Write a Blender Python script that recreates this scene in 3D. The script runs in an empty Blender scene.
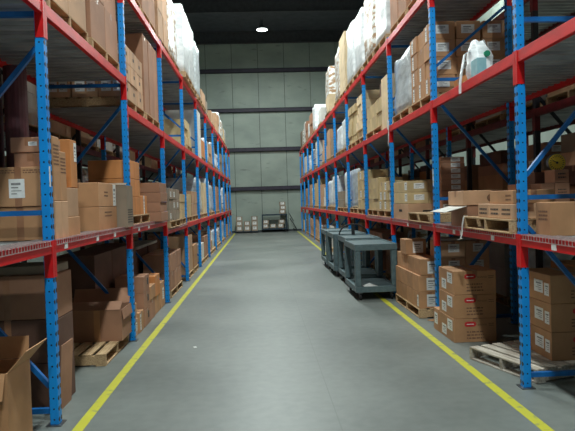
import bpy, bmesh, math, random
from mathutils import Vector, Matrix
random.seed(7)
SC = bpy.context.scene
COL = SC.collection
PI = math.pi

# ------------------------------------------------------------------ materials
def new_mat(name):
    m = bpy.data.materials.new(name); m.use_nodes = True
    nt = m.node_tree; nt.nodes.clear()
    out = nt.nodes.new('ShaderNodeOutputMaterial'); b = nt.nodes.new('ShaderNodeBsdfPrincipled')
    nt.links.new(b.outputs[0], out.inputs[0])
    return m, nt, b
def N(nt, t, **kw):
    n = nt.nodes.new(t)
    for k, v in kw.items():
        if k.startswith('i_'): n.inputs[int(k[2:])].default_value = v
        else: setattr(n, k, v)
    return n
def L(nt, a, b): nt.links.new(a, b)
def math_(nt, op, a, b=None, c=None):
    n = nt.nodes.new('ShaderNodeMath'); n.operation = op
    for i, v in enumerate((a, b, c)):
        if v is None: continue
        if isinstance(v, (int, float)): n.inputs[i].default_value = v
        else: nt.links.new(v, n.inputs[i])
    return n.outputs[0]
def mixc(nt, fac, a, b):
    n = nt.nodes.new('ShaderNodeMix'); n.data_type = 'RGBA'
    for s, v in ((n.inputs[0], fac), (n.inputs[6], a), (n.inputs[7], b)):
        if isinstance(v, (int, float)): s.default_value = v
        elif isinstance(v, tuple): s.default_value = (*v, 1) if len(v) == 3 else v
        else: nt.links.new(v, s)
    return n.outputs[2]
def srgb(r, g, b):
    f = lambda c: (c/255/12.92) if c/255 <= .04045 else ((c/255+.055)/1.055)**2.4
    return (f(r), f(g), f(b))
def noise_mat(name, c1, c2, scale=6, rough=.6, metal=0, stretch=(1,1,1), bump=0, lo=.35, hi=.65, detail=4, rvar=0.0, bscale=None):
    m, nt, b = new_mat(name)
    tc = N(nt, 'ShaderNodeTexCoord'); mp = N(nt, 'ShaderNodeMapping'); mp.inputs['Scale'].default_value = stretch
    L(nt, tc.outputs['Object'], mp.inputs[0])
    no = N(nt, 'ShaderNodeTexNoise'); no.inputs['Scale'].default_value = scale; no.inputs['Detail'].default_value = detail
    L(nt, mp.outputs[0], no.inputs['Vector'])
    mr = N(nt, 'ShaderNodeMapRange'); mr.inputs[1].default_value = lo; mr.inputs[2].default_value = hi
    L(nt, no.outputs[0], mr.inputs[0])
    c = mixc(nt, mr.outputs[0], c1, c2)
    if rvar:
        oi = N(nt, 'ShaderNodeObjectInfo'); hs = N(nt, 'ShaderNodeHueSaturation')
        mr2 = N(nt, 'ShaderNodeMapRange'); mr2.inputs[3].default_value = 1-rvar; mr2.inputs[4].default_value = 1+rvar
        L(nt, oi.outputs['Random'], mr2.inputs[0]); L(nt, mr2.outputs[0], hs.inputs['Value']); L(nt, c, hs.inputs['Color'])
        c = hs.outputs[0]
    L(nt, c, b.inputs['Base Color'])
    b.inputs['Roughness'].default_value = rough; b.inputs['Metallic'].default_value = metal
    if bump:
        bp = N(nt, 'ShaderNodeBump'); bp.inputs['Strength'].default_value = bump; bp.inputs['Distance'].default_value = .01
        if bscale:
            n2 = N(nt, 'ShaderNodeTexNoise'); n2.inputs['Scale'].default_value = bscale; L(nt, mp.outputs[0], n2.inputs['Vector'])
            L(nt, n2.outputs[0], bp.inputs['Height'])
        else: L(nt, no.outputs[0], bp.inputs['Height'])
        L(nt, bp.outputs[0], b.inputs['Normal'])
    return m
def dk(c, f): return tuple(x*f for x in c)
M = {}
def card(name, rgb):
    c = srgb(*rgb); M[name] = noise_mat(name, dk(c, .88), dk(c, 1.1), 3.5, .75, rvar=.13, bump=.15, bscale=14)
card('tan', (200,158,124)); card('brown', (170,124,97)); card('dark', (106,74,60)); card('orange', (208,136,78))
card('yellow', (206,180,134)); card('greyed', (150,134,116)); card('kraft', (188,140,100))
card('litcard', (226,200,162))  # lamp glare on upper and far cartons, put into a paler board colour
M['tape'] = noise_mat('packing_tape', srgb(150,104,76), srgb(165,120,90), 8, .3)
M['label'] = noise_mat('label_paper', srgb(225,225,222), srgb(240,240,238), 20, .6)
M['ink'] = noise_mat('ink', srgb(60,55,52), srgb(85,78,72), 40, .7)
M['greyink'] = noise_mat('grey_ink', srgb(120,118,118), srgb(150,148,146), 40, .7)
M['fadedink'] = noise_mat('faded_ink', srgb(110,80,62), srgb(135,98,74), 40, .7)
M['redink'] = noise_mat('red_ink', srgb(190,35,40), srgb(205,50,52), 20, .6)
M['green'] = noise_mat('green_ink', srgb(20,130,95), srgb(30,145,105), 20, .6)
M['wood'] = noise_mat('pallet_wood', srgb(200,170,130), srgb(170,135,98), 7, .8, stretch=(8,.7,8), rvar=.12, bump=.3)
M['greywood'] = noise_mat('weathered_wood', srgb(196,188,176), srgb(150,138,124), 6, .85, stretch=(8,.7,8), rvar=.1, bump=.3)
M['redpaint'] = noise_mat('red_beam_paint', srgb(224,22,26), srgb(186,16,22), 9, .38, stretch=(1,.3,1), lo=.4, hi=.75)
M['whitewire'] = noise_mat('galvanised_wire', srgb(210,190,188), srgb(180,160,160), 30, .4, metal=.5)
M['deck'] = noise_mat('galvanised_deck', srgb(178,180,180), srgb(140,142,143), 4, .4, metal=.15, stretch=(.6,1.5,1))
M['black'] = noise_mat('black_frame_paint', srgb(30,32,38), srgb(42,44,52), 10, .5)
M['darkred'] = noise_mat('dark_red_beam_paint', srgb(120,22,28), srgb(92,18,24), 9, .5)
M['cart'] = noise_mat('cart_plastic', srgb(98,118,122), srgb(84,102,107), 14, .5, bump=.1)
M['rubber'] = noise_mat('black_rubber', srgb(24,24,26), srgb(36,36,38), 20, .7)
M['steel'] = noise_mat('steel', srgb(130,134,138), srgb(100,104,108), 20, .35, metal=.8)
M['cartblue'] = noise_mat('dark_shelf_steel', srgb(34,56,72), srgb(26,42,56), 14, .5)
M['maroon'] = noise_mat('maroon_roll', srgb(98,50,58), srgb(74,34,42), 6, .5, stretch=(4,4,.4))
M['dial'] = noise_mat('yellow_dial', srgb(236,208,70), srgb(226,196,60), 8, .5)
M['teal'] = noise_mat('pale_blue_bag', srgb(150,196,204), srgb(128,176,188), 8, .5)
M['whitebox'] = noise_mat('white_board', srgb(222,220,214), srgb(205,202,196), 4, .7, rvar=.05)
M['joist'] = noise_mat('roof_steel', srgb(60,62,66), srgb(48,50,54), 6, .7)
M['ceil'] = noise_mat('roof_deck', srgb(70,74,80), srgb(58,62,68), 3, .8)
M['girt'] = noise_mat('wall_girt', srgb(52,46,62), srgb(40,36,50), 5, .6)
# stretch film: milky white plastic, glossy, wrinkled
def film(name, c1, c2, lo, hi):
    m = noise_mat(name, c1, c2, 3.5, .28, stretch=(1.2,1.2,3.2), lo=lo, hi=hi, detail=6, rvar=.08, bump=.7, bscale=9)
    b = [n for n in m.node_tree.nodes if n.type == 'BSDF_PRINCIPLED'][0]
    b.inputs['Coat Weight'].default_value = .3
    M[name] = m
film('film', srgb(246,248,250), srgb(205,210,214), .4, .75)
film('filmbrown', srgb(240,240,238), srgb(176,140,106), .47, .56)
film('filmgrey', srgb(206,212,216), srgb(170,174,176), .4, .7)

# blue upright paint with punched holes (front face pairs, side face single row)
def post_mat(name, c1, c2, hole):
    m = noise_mat(name, c1, c2, 7, .42, stretch=(1,1,.5), lo=.45, hi=.8)
    nt = m.node_tree; b = [n for n in nt.nodes if n.type == 'BSDF_PRINCIPLED'][0]
    src = b.inputs['Base Color'].links[0].from_socket
    tc = N(nt, 'ShaderNodeTexCoord'); sx = N(nt, 'ShaderNodeSeparateXYZ'); L(nt, tc.outputs['Object'], sx.inputs[0])
    sn = N(nt, 'ShaderNodeSeparateXYZ'); L(nt, tc.outputs['Normal'], sn.inputs[0])
    X, Y, Z = sx.outputs
    zm = math_(nt, 'SUBTRACT', math_(nt, 'FLOORED_MODULO', Z, .0840), .042)
    zz = math_(nt, 'MULTIPLY', math_(nt, 'MULTIPLY', zm, zm), .55)
    ay = math_(nt, 'SUBTRACT', math_(nt, 'ABSOLUTE', Y), .021)
    d1 = math_(nt, 'ADD', zz, math_(nt, 'MULTIPLY', ay, ay))
    h1 = math_(nt, 'MULTIPLY', math_(nt, 'LESS_THAN', d1, .0145**2), math_(nt, 'GREATER_THAN', math_(nt, 'ABSOLUTE', sn.outputs[0]), .5))
    d2 = math_(nt, 'ADD', math_(nt, 'MULTIPLY', zm, zm), math_(nt, 'MULTIPLY', X, X))
    h2 = math_(nt, 'MULTIPLY', math_(nt, 'LESS_THAN', d2, .007**2), math_(nt, 'GREATER_THAN', math_(nt, 'ABSOLUTE', sn.outputs[1]), .5))
    L(nt, mixc(nt, math_(nt, 'MAXIMUM', h1, h2), src, hole), b.inputs['Base Color'])
    M[name] = m
post_mat('bluepost', srgb(6,146,232), srgb(4,122,204), (.004,.005,.01))
M['bluebrace'] = noise_mat('blue_brace_paint', srgb(10,108,182), srgb(8,88,156), 7, .45)

# floor: sealed grey concrete, faint mottling, joints and scuffs
def floor_mat():
    m, nt, b = new_mat('sealed_concrete')
    tc = N(nt, 'ShaderNodeTexCoord'); sx = N(nt, 'ShaderNodeSeparateXYZ'); L(nt, tc.outputs['Object'], sx.inputs[0])
    n1 = N(nt, 'ShaderNodeTexNoise'); n1.inputs['Scale'].default_value = .55; n1.inputs['Detail'].default_value = 7; L(nt, tc.outputs['Object'], n1.inputs[0])
    n2 = N(nt, 'ShaderNodeTexNoise'); n2.inputs['Scale'].default_value = 9; n2.inputs['Detail'].default_value = 6; L(nt, tc.outputs['Object'], n2.inputs[0])
    f = math_(nt, 'ADD', math_(nt, 'MULTIPLY', n1.outputs[0], .7), math_(nt, 'MULTIPLY', n2.outputs[0], .3))
    mr = N(nt, 'ShaderNodeMapRange'); mr.inputs[1].default_value = .35; mr.inputs[2].default_value = .65; L(nt, f, mr.inputs[0])
    c = mixc(nt, mr.outputs[0], srgb(100,106,103), srgb(126,131,127))
    j = math_(nt, 'LESS_THAN', math_(nt, 'ABSOLUTE', math_(nt, 'SUBTRACT', math_(nt, 'FLOORED_MODULO', sx.outputs[1], 6.1), 3.0)), .006)
    j2 = math_(nt, 'LESS_THAN', math_(nt, 'ABSOLUTE', math_(nt, 'SUBTRACT', sx.outputs[0], .55)), .005)
    c = mixc(nt, math_(nt, 'MULTIPLY', math_(nt, 'MAXIMUM', j, j2), .4), c, srgb(88,94,90))
    L(nt, c, b.inputs['Base Color'])
    L(nt, math_(nt, 'ADD', math_(nt, 'MULTIPLY', n1.outputs[0], .3), .28), b.inputs['Roughness'])
    bp = N(nt, 'ShaderNodeBump'); bp.inputs['Strength'].default_value = .05; L(nt, n2.outputs[0], bp.inputs['Height']); L(nt, bp.outputs[0], b.inputs['Normal'])
    return m
M['floor'] = floor_mat()
def line_mat():
    m, nt, b = new_mat('yellow_floor_paint')
    tc = N(nt, 'ShaderNodeTexCoord'); n1 = N(nt, 'ShaderNodeTexNoise'); n1.inputs['Scale'].default_value = 11; n1.inputs['Detail'].default_value = 8
    L(nt, tc.outputs['Object'], n1.inputs[0])
    mr = N(nt, 'ShaderNodeMapRange'); mr.inputs[1].default_value = .56; mr.inputs[2].default_value = .72; L(nt, n1.outputs[0], mr.inputs[0])
    L(nt, mixc(nt, mr.outputs[0], srgb(196,192,56), srgb(140,144,104)), b.inputs['Base Color']); b.inputs['Roughness'].default_value = .5
    return m
M['line'] = line_mat()
def wall_mat():
    m, nt, b = new_mat('wall_panel_insulation')
    tc = N(nt, 'ShaderNodeTexCoord'); n1 = N(nt, 'ShaderNodeTexNoise'); n1.inputs['Scale'].default_value = .8; n1.inputs['Detail'].default_value = 6
    mp = N(nt, 'ShaderNodeMapping'); mp.inputs['Scale'].default_value = (1, 1, 1.6); L(nt, tc.outputs['Object'], mp.inputs[0]); L(nt, mp.outputs[0], n1.inputs[0])
    mr = N(nt, 'ShaderNodeMapRange'); mr.inputs[1].default_value = .3; mr.inputs[2].default_value = .7; L(nt, n1.outputs[0], mr.inputs[0])
    c = mixc(nt, mr.outputs[0], srgb(138,150,142), srgb(160,171,161))
    n2 = N(nt, 'ShaderNodeTexNoise'); n2.inputs['Scale'].default_value = 1.5; n2.inputs['Detail'].default_value = 9; mp2 = N(nt, 'ShaderNodeMapping'); mp2.inputs['Scale'].default_value = (1, 1, 3.2); mp2.inputs['Location'].default_value = (3.1, 0, .4)
    L(nt, tc.outputs['Object'], mp2.inputs[0]); L(nt, mp2.outputs[0], n2.inputs[0])
    mr2 = N(nt, 'ShaderNodeMapRange'); mr2.inputs[1].default_value = .63; mr2.inputs[2].default_value = .8; L(nt, n2.outputs[0], mr2.inputs[0])
    L(nt, mixc(nt, math_(nt, 'MULTIPLY', mr2.outputs[0], .7), c, srgb(84,90,88)), b.inputs['Base Color']); b.inputs['Roughness'].default_value = .6
    bp = N(nt, 'ShaderNodeBump'); bp.inputs['Strength'].default_value = .2; bp.inputs['Distance'].default_value = .05; L(nt, n1.outputs[0], bp.inputs['Height']); L(nt, bp.outputs[0], b.inputs['Normal'])
    return m
M['wall'] = wall_mat()
def emit(name, col, s):
    m, nt, b = new_mat(name); b.inputs['Base Color'].default_value = (*col, 1)
    b.inputs['Emission Color'].default_value = (*col, 1); b.inputs['Emission Strength'].default_value = s
    return m
M['lamp'] = emit('lamp_lens', (.9, 1, .95), 12)

# ------------------------------------------------------------------ mesh builder
class MB:
    def __init__(s): s.v = []; s.f = []; s.mi = []; s.mats = []
    def mid(s, m):
        if m not in s.mats: s.mats.append(m)
        return s.mats.index(m)
    def box(s, x0, x1, y0, y1, z0, z1, m=None, mx=None):
        b = len(s.v)
        P = [(x, y, z) for z in (z0, z1) for y in (y0, y1) for x in (x0, x1)]
        if mx is not None: P = [tuple(mx @ Vector(p)) for p in P]
        s.v += P
        F = [(0,2,3,1), (4,5,7,6), (0,1,5,4), (2,6,7,3), (0,4,6,2), (1,3,7,5)]
        s.f += [tuple(b+i for i in f) for f in F]; s.mi += [s.mid(m)]*6
        return s
    def bar(s, p, q, w, h, m=None, up=(0,0,1)):
        p, q = Vector(p), Vector(q); d = q-p; l = d.length; d.normalize()
        u = Vector(up)
        if abs(d.dot(u)) > .995: u = Vector((0,1,0))
        a = d.cross(u).normalized(); c = a.cross(d)
        mx = Matrix((( d.x, a.x, c.x, p.x), (d.y, a.y, c.y, p.y), (d.z, a.z, c.z, p.z), (0,0,0,1)))
        return s.box(0, l, -w/2, w/2, -h/2, h/2, m, mx)
    def cyl(s, p, q, r, n=16, m=None, r2=None):
        p, q = Vector(p), Vector(q); d = (q-p).normalized(); u = Vector((0,0,1)) if abs(d.z) < .9 else Vector((1,0,0))
        a = d.cross(u).normalized(); c = a.cross(d); b = len(s.v); r2 = r if r2 is None else r2
        for (o, rr) in ((p, r), (q, r2)):
            for i in range(n):
                t = 2*PI*i/n; s.v.append(tuple(o+a*rr*math.cos(t)+c*rr*math.sin(t)))
        for i in range(n):
            j = (i+1) % n; s.f.append((b+i, b+j, b+n+j, b+n+i)); s.mi.append(s.mid(m))
        s.f.append(tuple(b+i for i in reversed(range(n)))); s.f.append(tuple(b+n+i for i in range(n))); s.mi += [s.mid(m)]*2
        return s
    def path(s, pts, r, n=8, m=None):
        for a, b in zip(pts, pts[1:]): s.cyl(a, b, r, n, m)
        return s
    def prism(s, prof, y0, y1, m=None):   # profile in (x, z), extruded along y
        b = len(s.v); n = len(prof)
        for y in (y0, y1): s.v += [(x, y, z) for x, z in prof]
        for i in range(n):
            j = (i+1) % n; s.f.append((b+i, b+n+i, b+n+j, b+j)); s.mi.append(s.mid(m))
        s.f.append(tuple(b+i for i in range(n))); s.f.append(tuple(b+n+i for i in reversed(range(n)))); s.mi += [s.mid(m)]*2
        return s
    def quad(s, pts, m=None):
        b = len(s.v); s.v += [tuple(p) for p in pts]; s.f.append(tuple(range(b, b+len(pts)))); s.mi.append(s.mid(m)); return s
    def mesh(s, name, bevel=0, smooth=False, fix=True):
        me = bpy.data.meshes.new(name); me.from_pydata(s.v, [], s.f)
        for m in s.mats: me.materials.append(M[m] if isinstance(m, str) else m)
        me.polygons.foreach_set('material_index', s.mi)
        if fix or bevel:
            bm = bmesh.new(); bm.from_mesh(me)
            if fix: bmesh.ops.recalc_face_normals(bm, faces=bm.faces)
            if bevel: bmesh.ops.bevel(bm, geom=list(bm.edges), offset=bevel, segments=1, affect='EDGES', clamp_overlap=True)
            bm.to_mesh(me); bm.free()
        if smooth: me.polygons.foreach_set('use_smooth', [True]*len(me.polygons))
        me.update(); return me
    def build(s, name, parent=None, loc=None, rz=0, **kw):
        return link(name, s.mesh(name, **kw), parent, loc, rz)
def link(name, data, parent=None, loc=None, rz=0):
    o = bpy.data.objects.new(name, data); COL.objects.link(o)
    if parent: o.parent = parent
    if loc is not None: o.location = loc
    if rz: o.rotation_euler = (0, 0, rz)
    return o
def empty(name, loc=(0,0,0), rz=0, parent=None): return link(name, None, parent, loc, rz)
LABELS = {}
def tag(o, label, cat, group=None, kind=None):
    n = len(label.replace(',', '').split())
    if n > 16 or n < 4: print('LABEL LEN', n, label)
    if label in LABELS: print('DUP LABEL', label)
    LABELS[label] = 1
    o['label'] = label; o['category'] = cat
    if group: o['group'] = group
    if kind: o['kind'] = kind
    return o
def struct(o, label=None): 
    o['kind'] = 'structure'
    if label: o['label'] = label
    return o
def copy_tree(o, parent=None):
    c = o.copy(); COL.objects.link(c)
    if parent: c.parent = parent
    for ch in list(o.children): copy_tree(ch, c)
    return c

# ------------------------------------------------------------------ room
XW, WY, ZC = 8.2, 33.3, 10.9
struct(MB().box(-XW-.2, XW+.2, -6, WY+.3, -.2, 0, 'floor').build('floor'))
struct(MB().box(-XW-.2, XW+.2, -6, WY+.3, ZC, ZC+.2, 'ceil').build('ceiling'))
w = MB(); x = -1.37-1.46*5
while x < XW+.2:      # wall liner panels with a recessed joint between them
    w.box(max(x+.012, -XW), min(x+1.448, XW), WY-.03, WY, 0, ZC, 'wall'); x += 1.46
w.box(-XW, XW, WY-.001, WY+.2, 0, ZC, 'joist')
struct(w.build('wall_back'))
for s, nm in ((-1, 'wall_left'), (1, 'wall_right')):
    w = MB(); y = -6
    while y < WY-.5:
        a, b = sorted((s*XW, s*(XW+.03))); w.box(a, b, y+.012, min(y+1.448, WY), 0, ZC, 'wall'); y += 1.46
    a, b = sorted((s*(XW+.029), s*(XW+.2))); w.box(a, b, -6, WY, 0, ZC, 'joist')
    struct(w.build(nm))
for i, z in enumerate((2.42, 4.6, 6.8, 9.0)):
    g = MB().box(-XW, XW, WY-.2, WY-.035, z-.09, z-.07, 'girt').box(-XW, XW, WY-.2, WY-.18, z-.09, z+.13, 'girt').box(-XW, XW, WY-.2, WY-.035, z+.11, z+.13, 'girt')
    struct(g.build('trim_%d' % (i+1)), 'dark horizontal steel girt across the back wall')
g = MB().box(-XW, XW, WY-.1, WY-.03, 0, .1, 'joist'); struct(g.build('baseboard_back'))
k = 5
for i in range(7):
    y = 1+i*5.2
    j = MB().box(-XW, XW, y-.1, y+.1, ZC-.62, ZC-.59, 'joist').box(-XW, XW, y-.012, y+.012, ZC-.6, ZC-.02, 'joist').box(-XW, XW, y-.1, y+.1, ZC-.03, ZC, 'joist')
    struct(j.build('trim_%d' % k), 'dark steel roof beam across the hall'); k += 1
for nm, X0, X1, Y0, Y1, wd in (('left', -1.452, -1.452, 1.0, 32.6, .085), ('right', 2.008, 2.008, 1.0, 32.6, .085)):
    o = MB().box(X0-wd/2, X0+wd/2, Y0, Y1, 0, .0015, 'line').build('floor_line')
    struct(o, 'worn yellow painted line on the floor along the %s rack' % nm)

# ------------------------------------------------------------------ racks
DEP = 1.07; PW = .076; PD = .07
LX, RX = -1.63, 2.248
LA = [4.66+2.805*(n-1) for n in range(0, 12)]     # left frames
RB = [5.02+2.515*(n-1) for n in range(0, 13)]     # right frames
def lvl_left(i):   # beam centre heights of bay i (between frame i and i+1)
    return [1.3976 if i < 3 else 1.233, 3.258 if i < 2 else 2.913, 4.4575]
def lvl_right(i): return [1.2965, 2.886, 4.366]
post_mesh = {}
def get_post(mat, H):
    key = (mat, H)
    if key not in post_mesh:
        t = .004; m = MB()
        m.box(-PD/2, PD/2, -PW/2, PW/2, 0, H, mat)
        post_mesh[key] = m.mesh('upright_post', bevel=.006)
    return post_mesh[key]
plate_me = MB().box(-.06, .06, -.065, .065, 0, .008, 'steel').mesh('base_plate')
def frame(rack, side, xf, y, H, mp, mb, flip=False):
    """upright frame: xf = aisle face x, y = camera-side face; side +1 when the rack runs to +x"""
    f = empty('upright_frame', (xf, y+PW/2, 0), 0, rack)
    xa, xb = side*PD/2, side*(DEP-PD/2)
    for x in (xa, xb):
        p = link('upright_post', get_post(mp, H), f, (x, 0, .004)); link('base_plate', plate_me, f, (x, 0, 0))
    i0, i1 = xa+side*PD/2, xb-side*PD/2
    for z in (.11, 1.67, 3.21, H-.15):
        MB().box(min(i0, i1), max(i0, i1), -.02, .02, z-.02, z+.02, mb).build('horizontal_strut', f)
    dg = [(.30, 1.42), (2.95, 1.86), (3.38, H-.3)]
    if flip: dg = [(1.42, .30), (1.86, 2.95), (H-.3, 3.38)]
    for za, zb in dg: MB().bar((i0, 0, za), (i1, 0, zb), .036, .036, mb).build('diagonal_brace', f)
    return f
beam_cache = {}
def beam(rack, side, xf, y0, y1, zc, front, mat, lip=False):
    """step beam between two posts; its aisle face lies flush with the post face"""
    s = side if front else -side
    ln = y1-y0; key = (round(ln, 3), s, mat)
    if key not in beam_cache:
        prof = [(0, -.05), (s*.045, -.05), (s*.045, .025), (s*.028, .025), (s*.028, .05), (0, .05)]
        b = MB().prism(prof, 0, ln, mat).mesh('shelf_beam', bevel=.003)
        cs = []
        for (ya, yb, yc, yd) in ((-.036, 0, -.0008, .0045), (ln, ln+.036, ln-.0045, ln+.0008)):
            c = MB(); x5, x6 = (-s*.005, s*.062)
            pr = [(x5, ya), (0, ya), (0, yc), (x6, yc), (x6, yd), (x5, yd)] if ya < 0 else [(x5, yb), (0, yb), (0, yd), (x6, yd), (x6, yc), (x5, yc)]
            n6 = len(pr); c.v = [(x, y, z_) for z_ in (-.235, .055) for x, y in pr]
            for i in range(n6):
                j = (i+1) % n6; c.f.append((i, j, n6+j, n6+i))
            c.f += [(0,1,2,5), (2,3,4,5), (6,7,8,11), (8,9,10,11)]; c.mi = [c.mid(mat)]*len(c.f); cs.append(c.mesh('end_connector'))
        beam_cache[key] = (b, cs)
    b, c = beam_cache[key]
    o = link('shelf_beam', b, rack, (xf, y0, zc)); [link('end_connector', q, o) for q in c]
    return o
deck_cache = {}
def deck(rack, side, xf, y0, y1, zt, lip):
    ln = y1-y0; key = (round(ln, 3), side, lip)
    if key not in deck_cache:
        m = MB(); pitch = .13; n = int((ln-.04)/pitch); p = (ln-.04)/n
        x0, x1 = sorted((side*.03, side*(DEP-.03))); prof = []
        for i in range(n):
            a = .02+i*p; prof += [(a, 0), (a+p*.52, 0), (a+p*.62, -.045), (a+p*.9, -.045)]
        prof.append((ln-.02, 0)); low = [(y, z-.003) for y, z in reversed(prof)]
        al = prof+low; b = len(m.v); k2 = len(al)
        for xx in (x0, x1): m.v += [(xx, y, z) for y, z in al]
        L1 = len(prof)
        for i in range(k2):
            j = (i+1) % k2; m.f.append((b+i, b+j, b+k2+j, b+k2+i)); m.mi.append(m.mid('deck'))
        for i in range(L1-1):
            for o_ in (0, k2): m.f.append((b+o_+i, b+o_+i+1, b+o_+k2-2-i, b+o_+k2-1-i)); m.mi.append(m.mid('deck'))
        dm = m.mesh('shelf_deck'); lm = None
        if lip:
            l_ = MB(); a = .03
            fx = -side*.006
            while a < ln-.02:
                l_.box(fx-.0025, fx+.0025, a-.0025, a+.0025, -.038, .006, 'whitewire')
                xx0, xx1 = sorted((fx, side*.2)); l_.box(xx0, xx1, a-.0025, a+.0025, .002, .007, 'whitewire'); a += .05
            for z in (-.036, .004): l_.box(fx-.003, fx+.003, .02, ln-.02, z-.003, z+.003, 'whitewire')
            for q in (.06, .12, .18): l_.box(side*q-.003, side*q+.003, .02, ln-.02, .002, .007, 'whitewire')
            lm = l_.mesh('wire_lip')
        deck_cache[key] = (dm, lm)
    dm, lm = deck_cache[key]
    o = link('shelf_deck', dm, rack, (xf, y0, zt))
    if lm: link('wire_lip', lm, o, (0, 0, .002))
    return o
def build_rack(name, label, group, side, xf, Ys, lvls, H, mp, mb, mbeam, flips=(), lips=(), base=None):
    r = empty(name, (xf, Ys[0], 0)); tag(r, label, 'pallet rack', group)
    sub = empty('x', (0,0,0)); COL.objects.unlink(sub); bpy.data.objects.remove(sub)
    off = Vector((xf, Ys[0], 0))
    class R: pass
    objs = []
    for i, y in enumerate(Ys):
        f = frame(r, side, 0, y-Ys[0], H, mp, mb, i in flips)
    for i in range(len(Ys)-1):
        y0, y1 = Ys[i]+PW-Ys[0], Ys[i+1]-Ys[0]
        for k_, z in enumerate(lvls(i)):
            beam(r, side, 0, y0, y1, z, True, mbeam); beam(r, side, side*DEP, y0, y1, z, False, mbeam)
            deck(r, side, 0, y0, y1, z+.047, (k_ == 0 and i in lips))
    return r
g = 'pallet rack rows lining the aisle'
rackL = build_rack('pallet_rack', 'long blue and red pallet rack row along the left side of the aisle', g, -1, LX, LA, lvl_left, 4.53, 'bluepost', 'bluebrace', 'redpaint', (), (0, 1, 2, 3))
rackR = build_rack('pallet_rack', 'long blue and red pallet rack row along the right side of the aisle', g, 1, RX, RB, lvl_right, 4.44, 'bluepost', 'bluebrace', 'redpaint', (1,), (0, 1, 2, 3))
g = 'black framed pallet rack rows behind the blue ones'
BLX, BRX = LX-DEP-.35, RX+DEP+.28
rackBL = build_rack('pallet_rack', 'black framed pallet rack row behind the left blue rack', g, -1, BLX, LA[1:9], lambda i: [1.233, 2.7, 4.3], 4.6, 'black', 'black', 'darkred')
rackBR = build_rack('pallet_rack', 'black framed pallet rack row behind the right blue rack', g, 1, BRX, RB[1:10], lambda i: [1.25, 2.75, 4.3], 4.6, 'black', 'black', 'darkred')
# beam stickers
def sticker(rack, xf, s, y, z, h=.05, wd=.07):
    MB().box(min(xf, xf-s*.007), max(xf, xf-s*.007), y, y+wd, z-h/2, z+h/2, 'label').build('beam_sticker', rack, (-rack.location.x, -rack.location.y, 0))
for y in (4.95, 5.9, 6.6, 7.9, 8.6): sticker(rackL, LX-.0, -1, y, 1.39)
for y in (4.4, 5.6, 6.5, 6.75, 8.2, 8.9): sticker(rackR, RX, 1, y, 1.285)

MB().box(LX+.0005, LX+.002, LA[1]+.003, LA[1]+.03, 1.87, 2.03, 'label').build('upright_label', rackL, (-LX, -LA[0], 0))
MB().box(RX-.002, RX-.0005, RB[2]+.02, RB[2]+.05, 1.84, 2.06, 'label').build('upright_label', rackR, (-RX, -RB[0], 0))
m = MB()   # torn white film left tied round the third right upright
for (dy, za, zb_, w_) in ((-.02, 3.02, 2.86, .05), (.0, 2.9, 2.68, .035), (.03, 2.8, 2.6, .03), (.06, 3.05, 2.9, .06)):
    m.bar((RX-.012, RB[3]+.02+dy, za), (RX-.014, RB[3]+.035+dy, zb_), w_, .004, 'film', up=(1,0,0))
m.bar((RX-.014, RB[3]-.03, 2.93), (RX-.014, RB[3]+.11, 2.9), .04, .005, 'film', up=(1,0,0))
m.build('torn_film', rackR, (-RX, -RB[0], 0))
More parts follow.
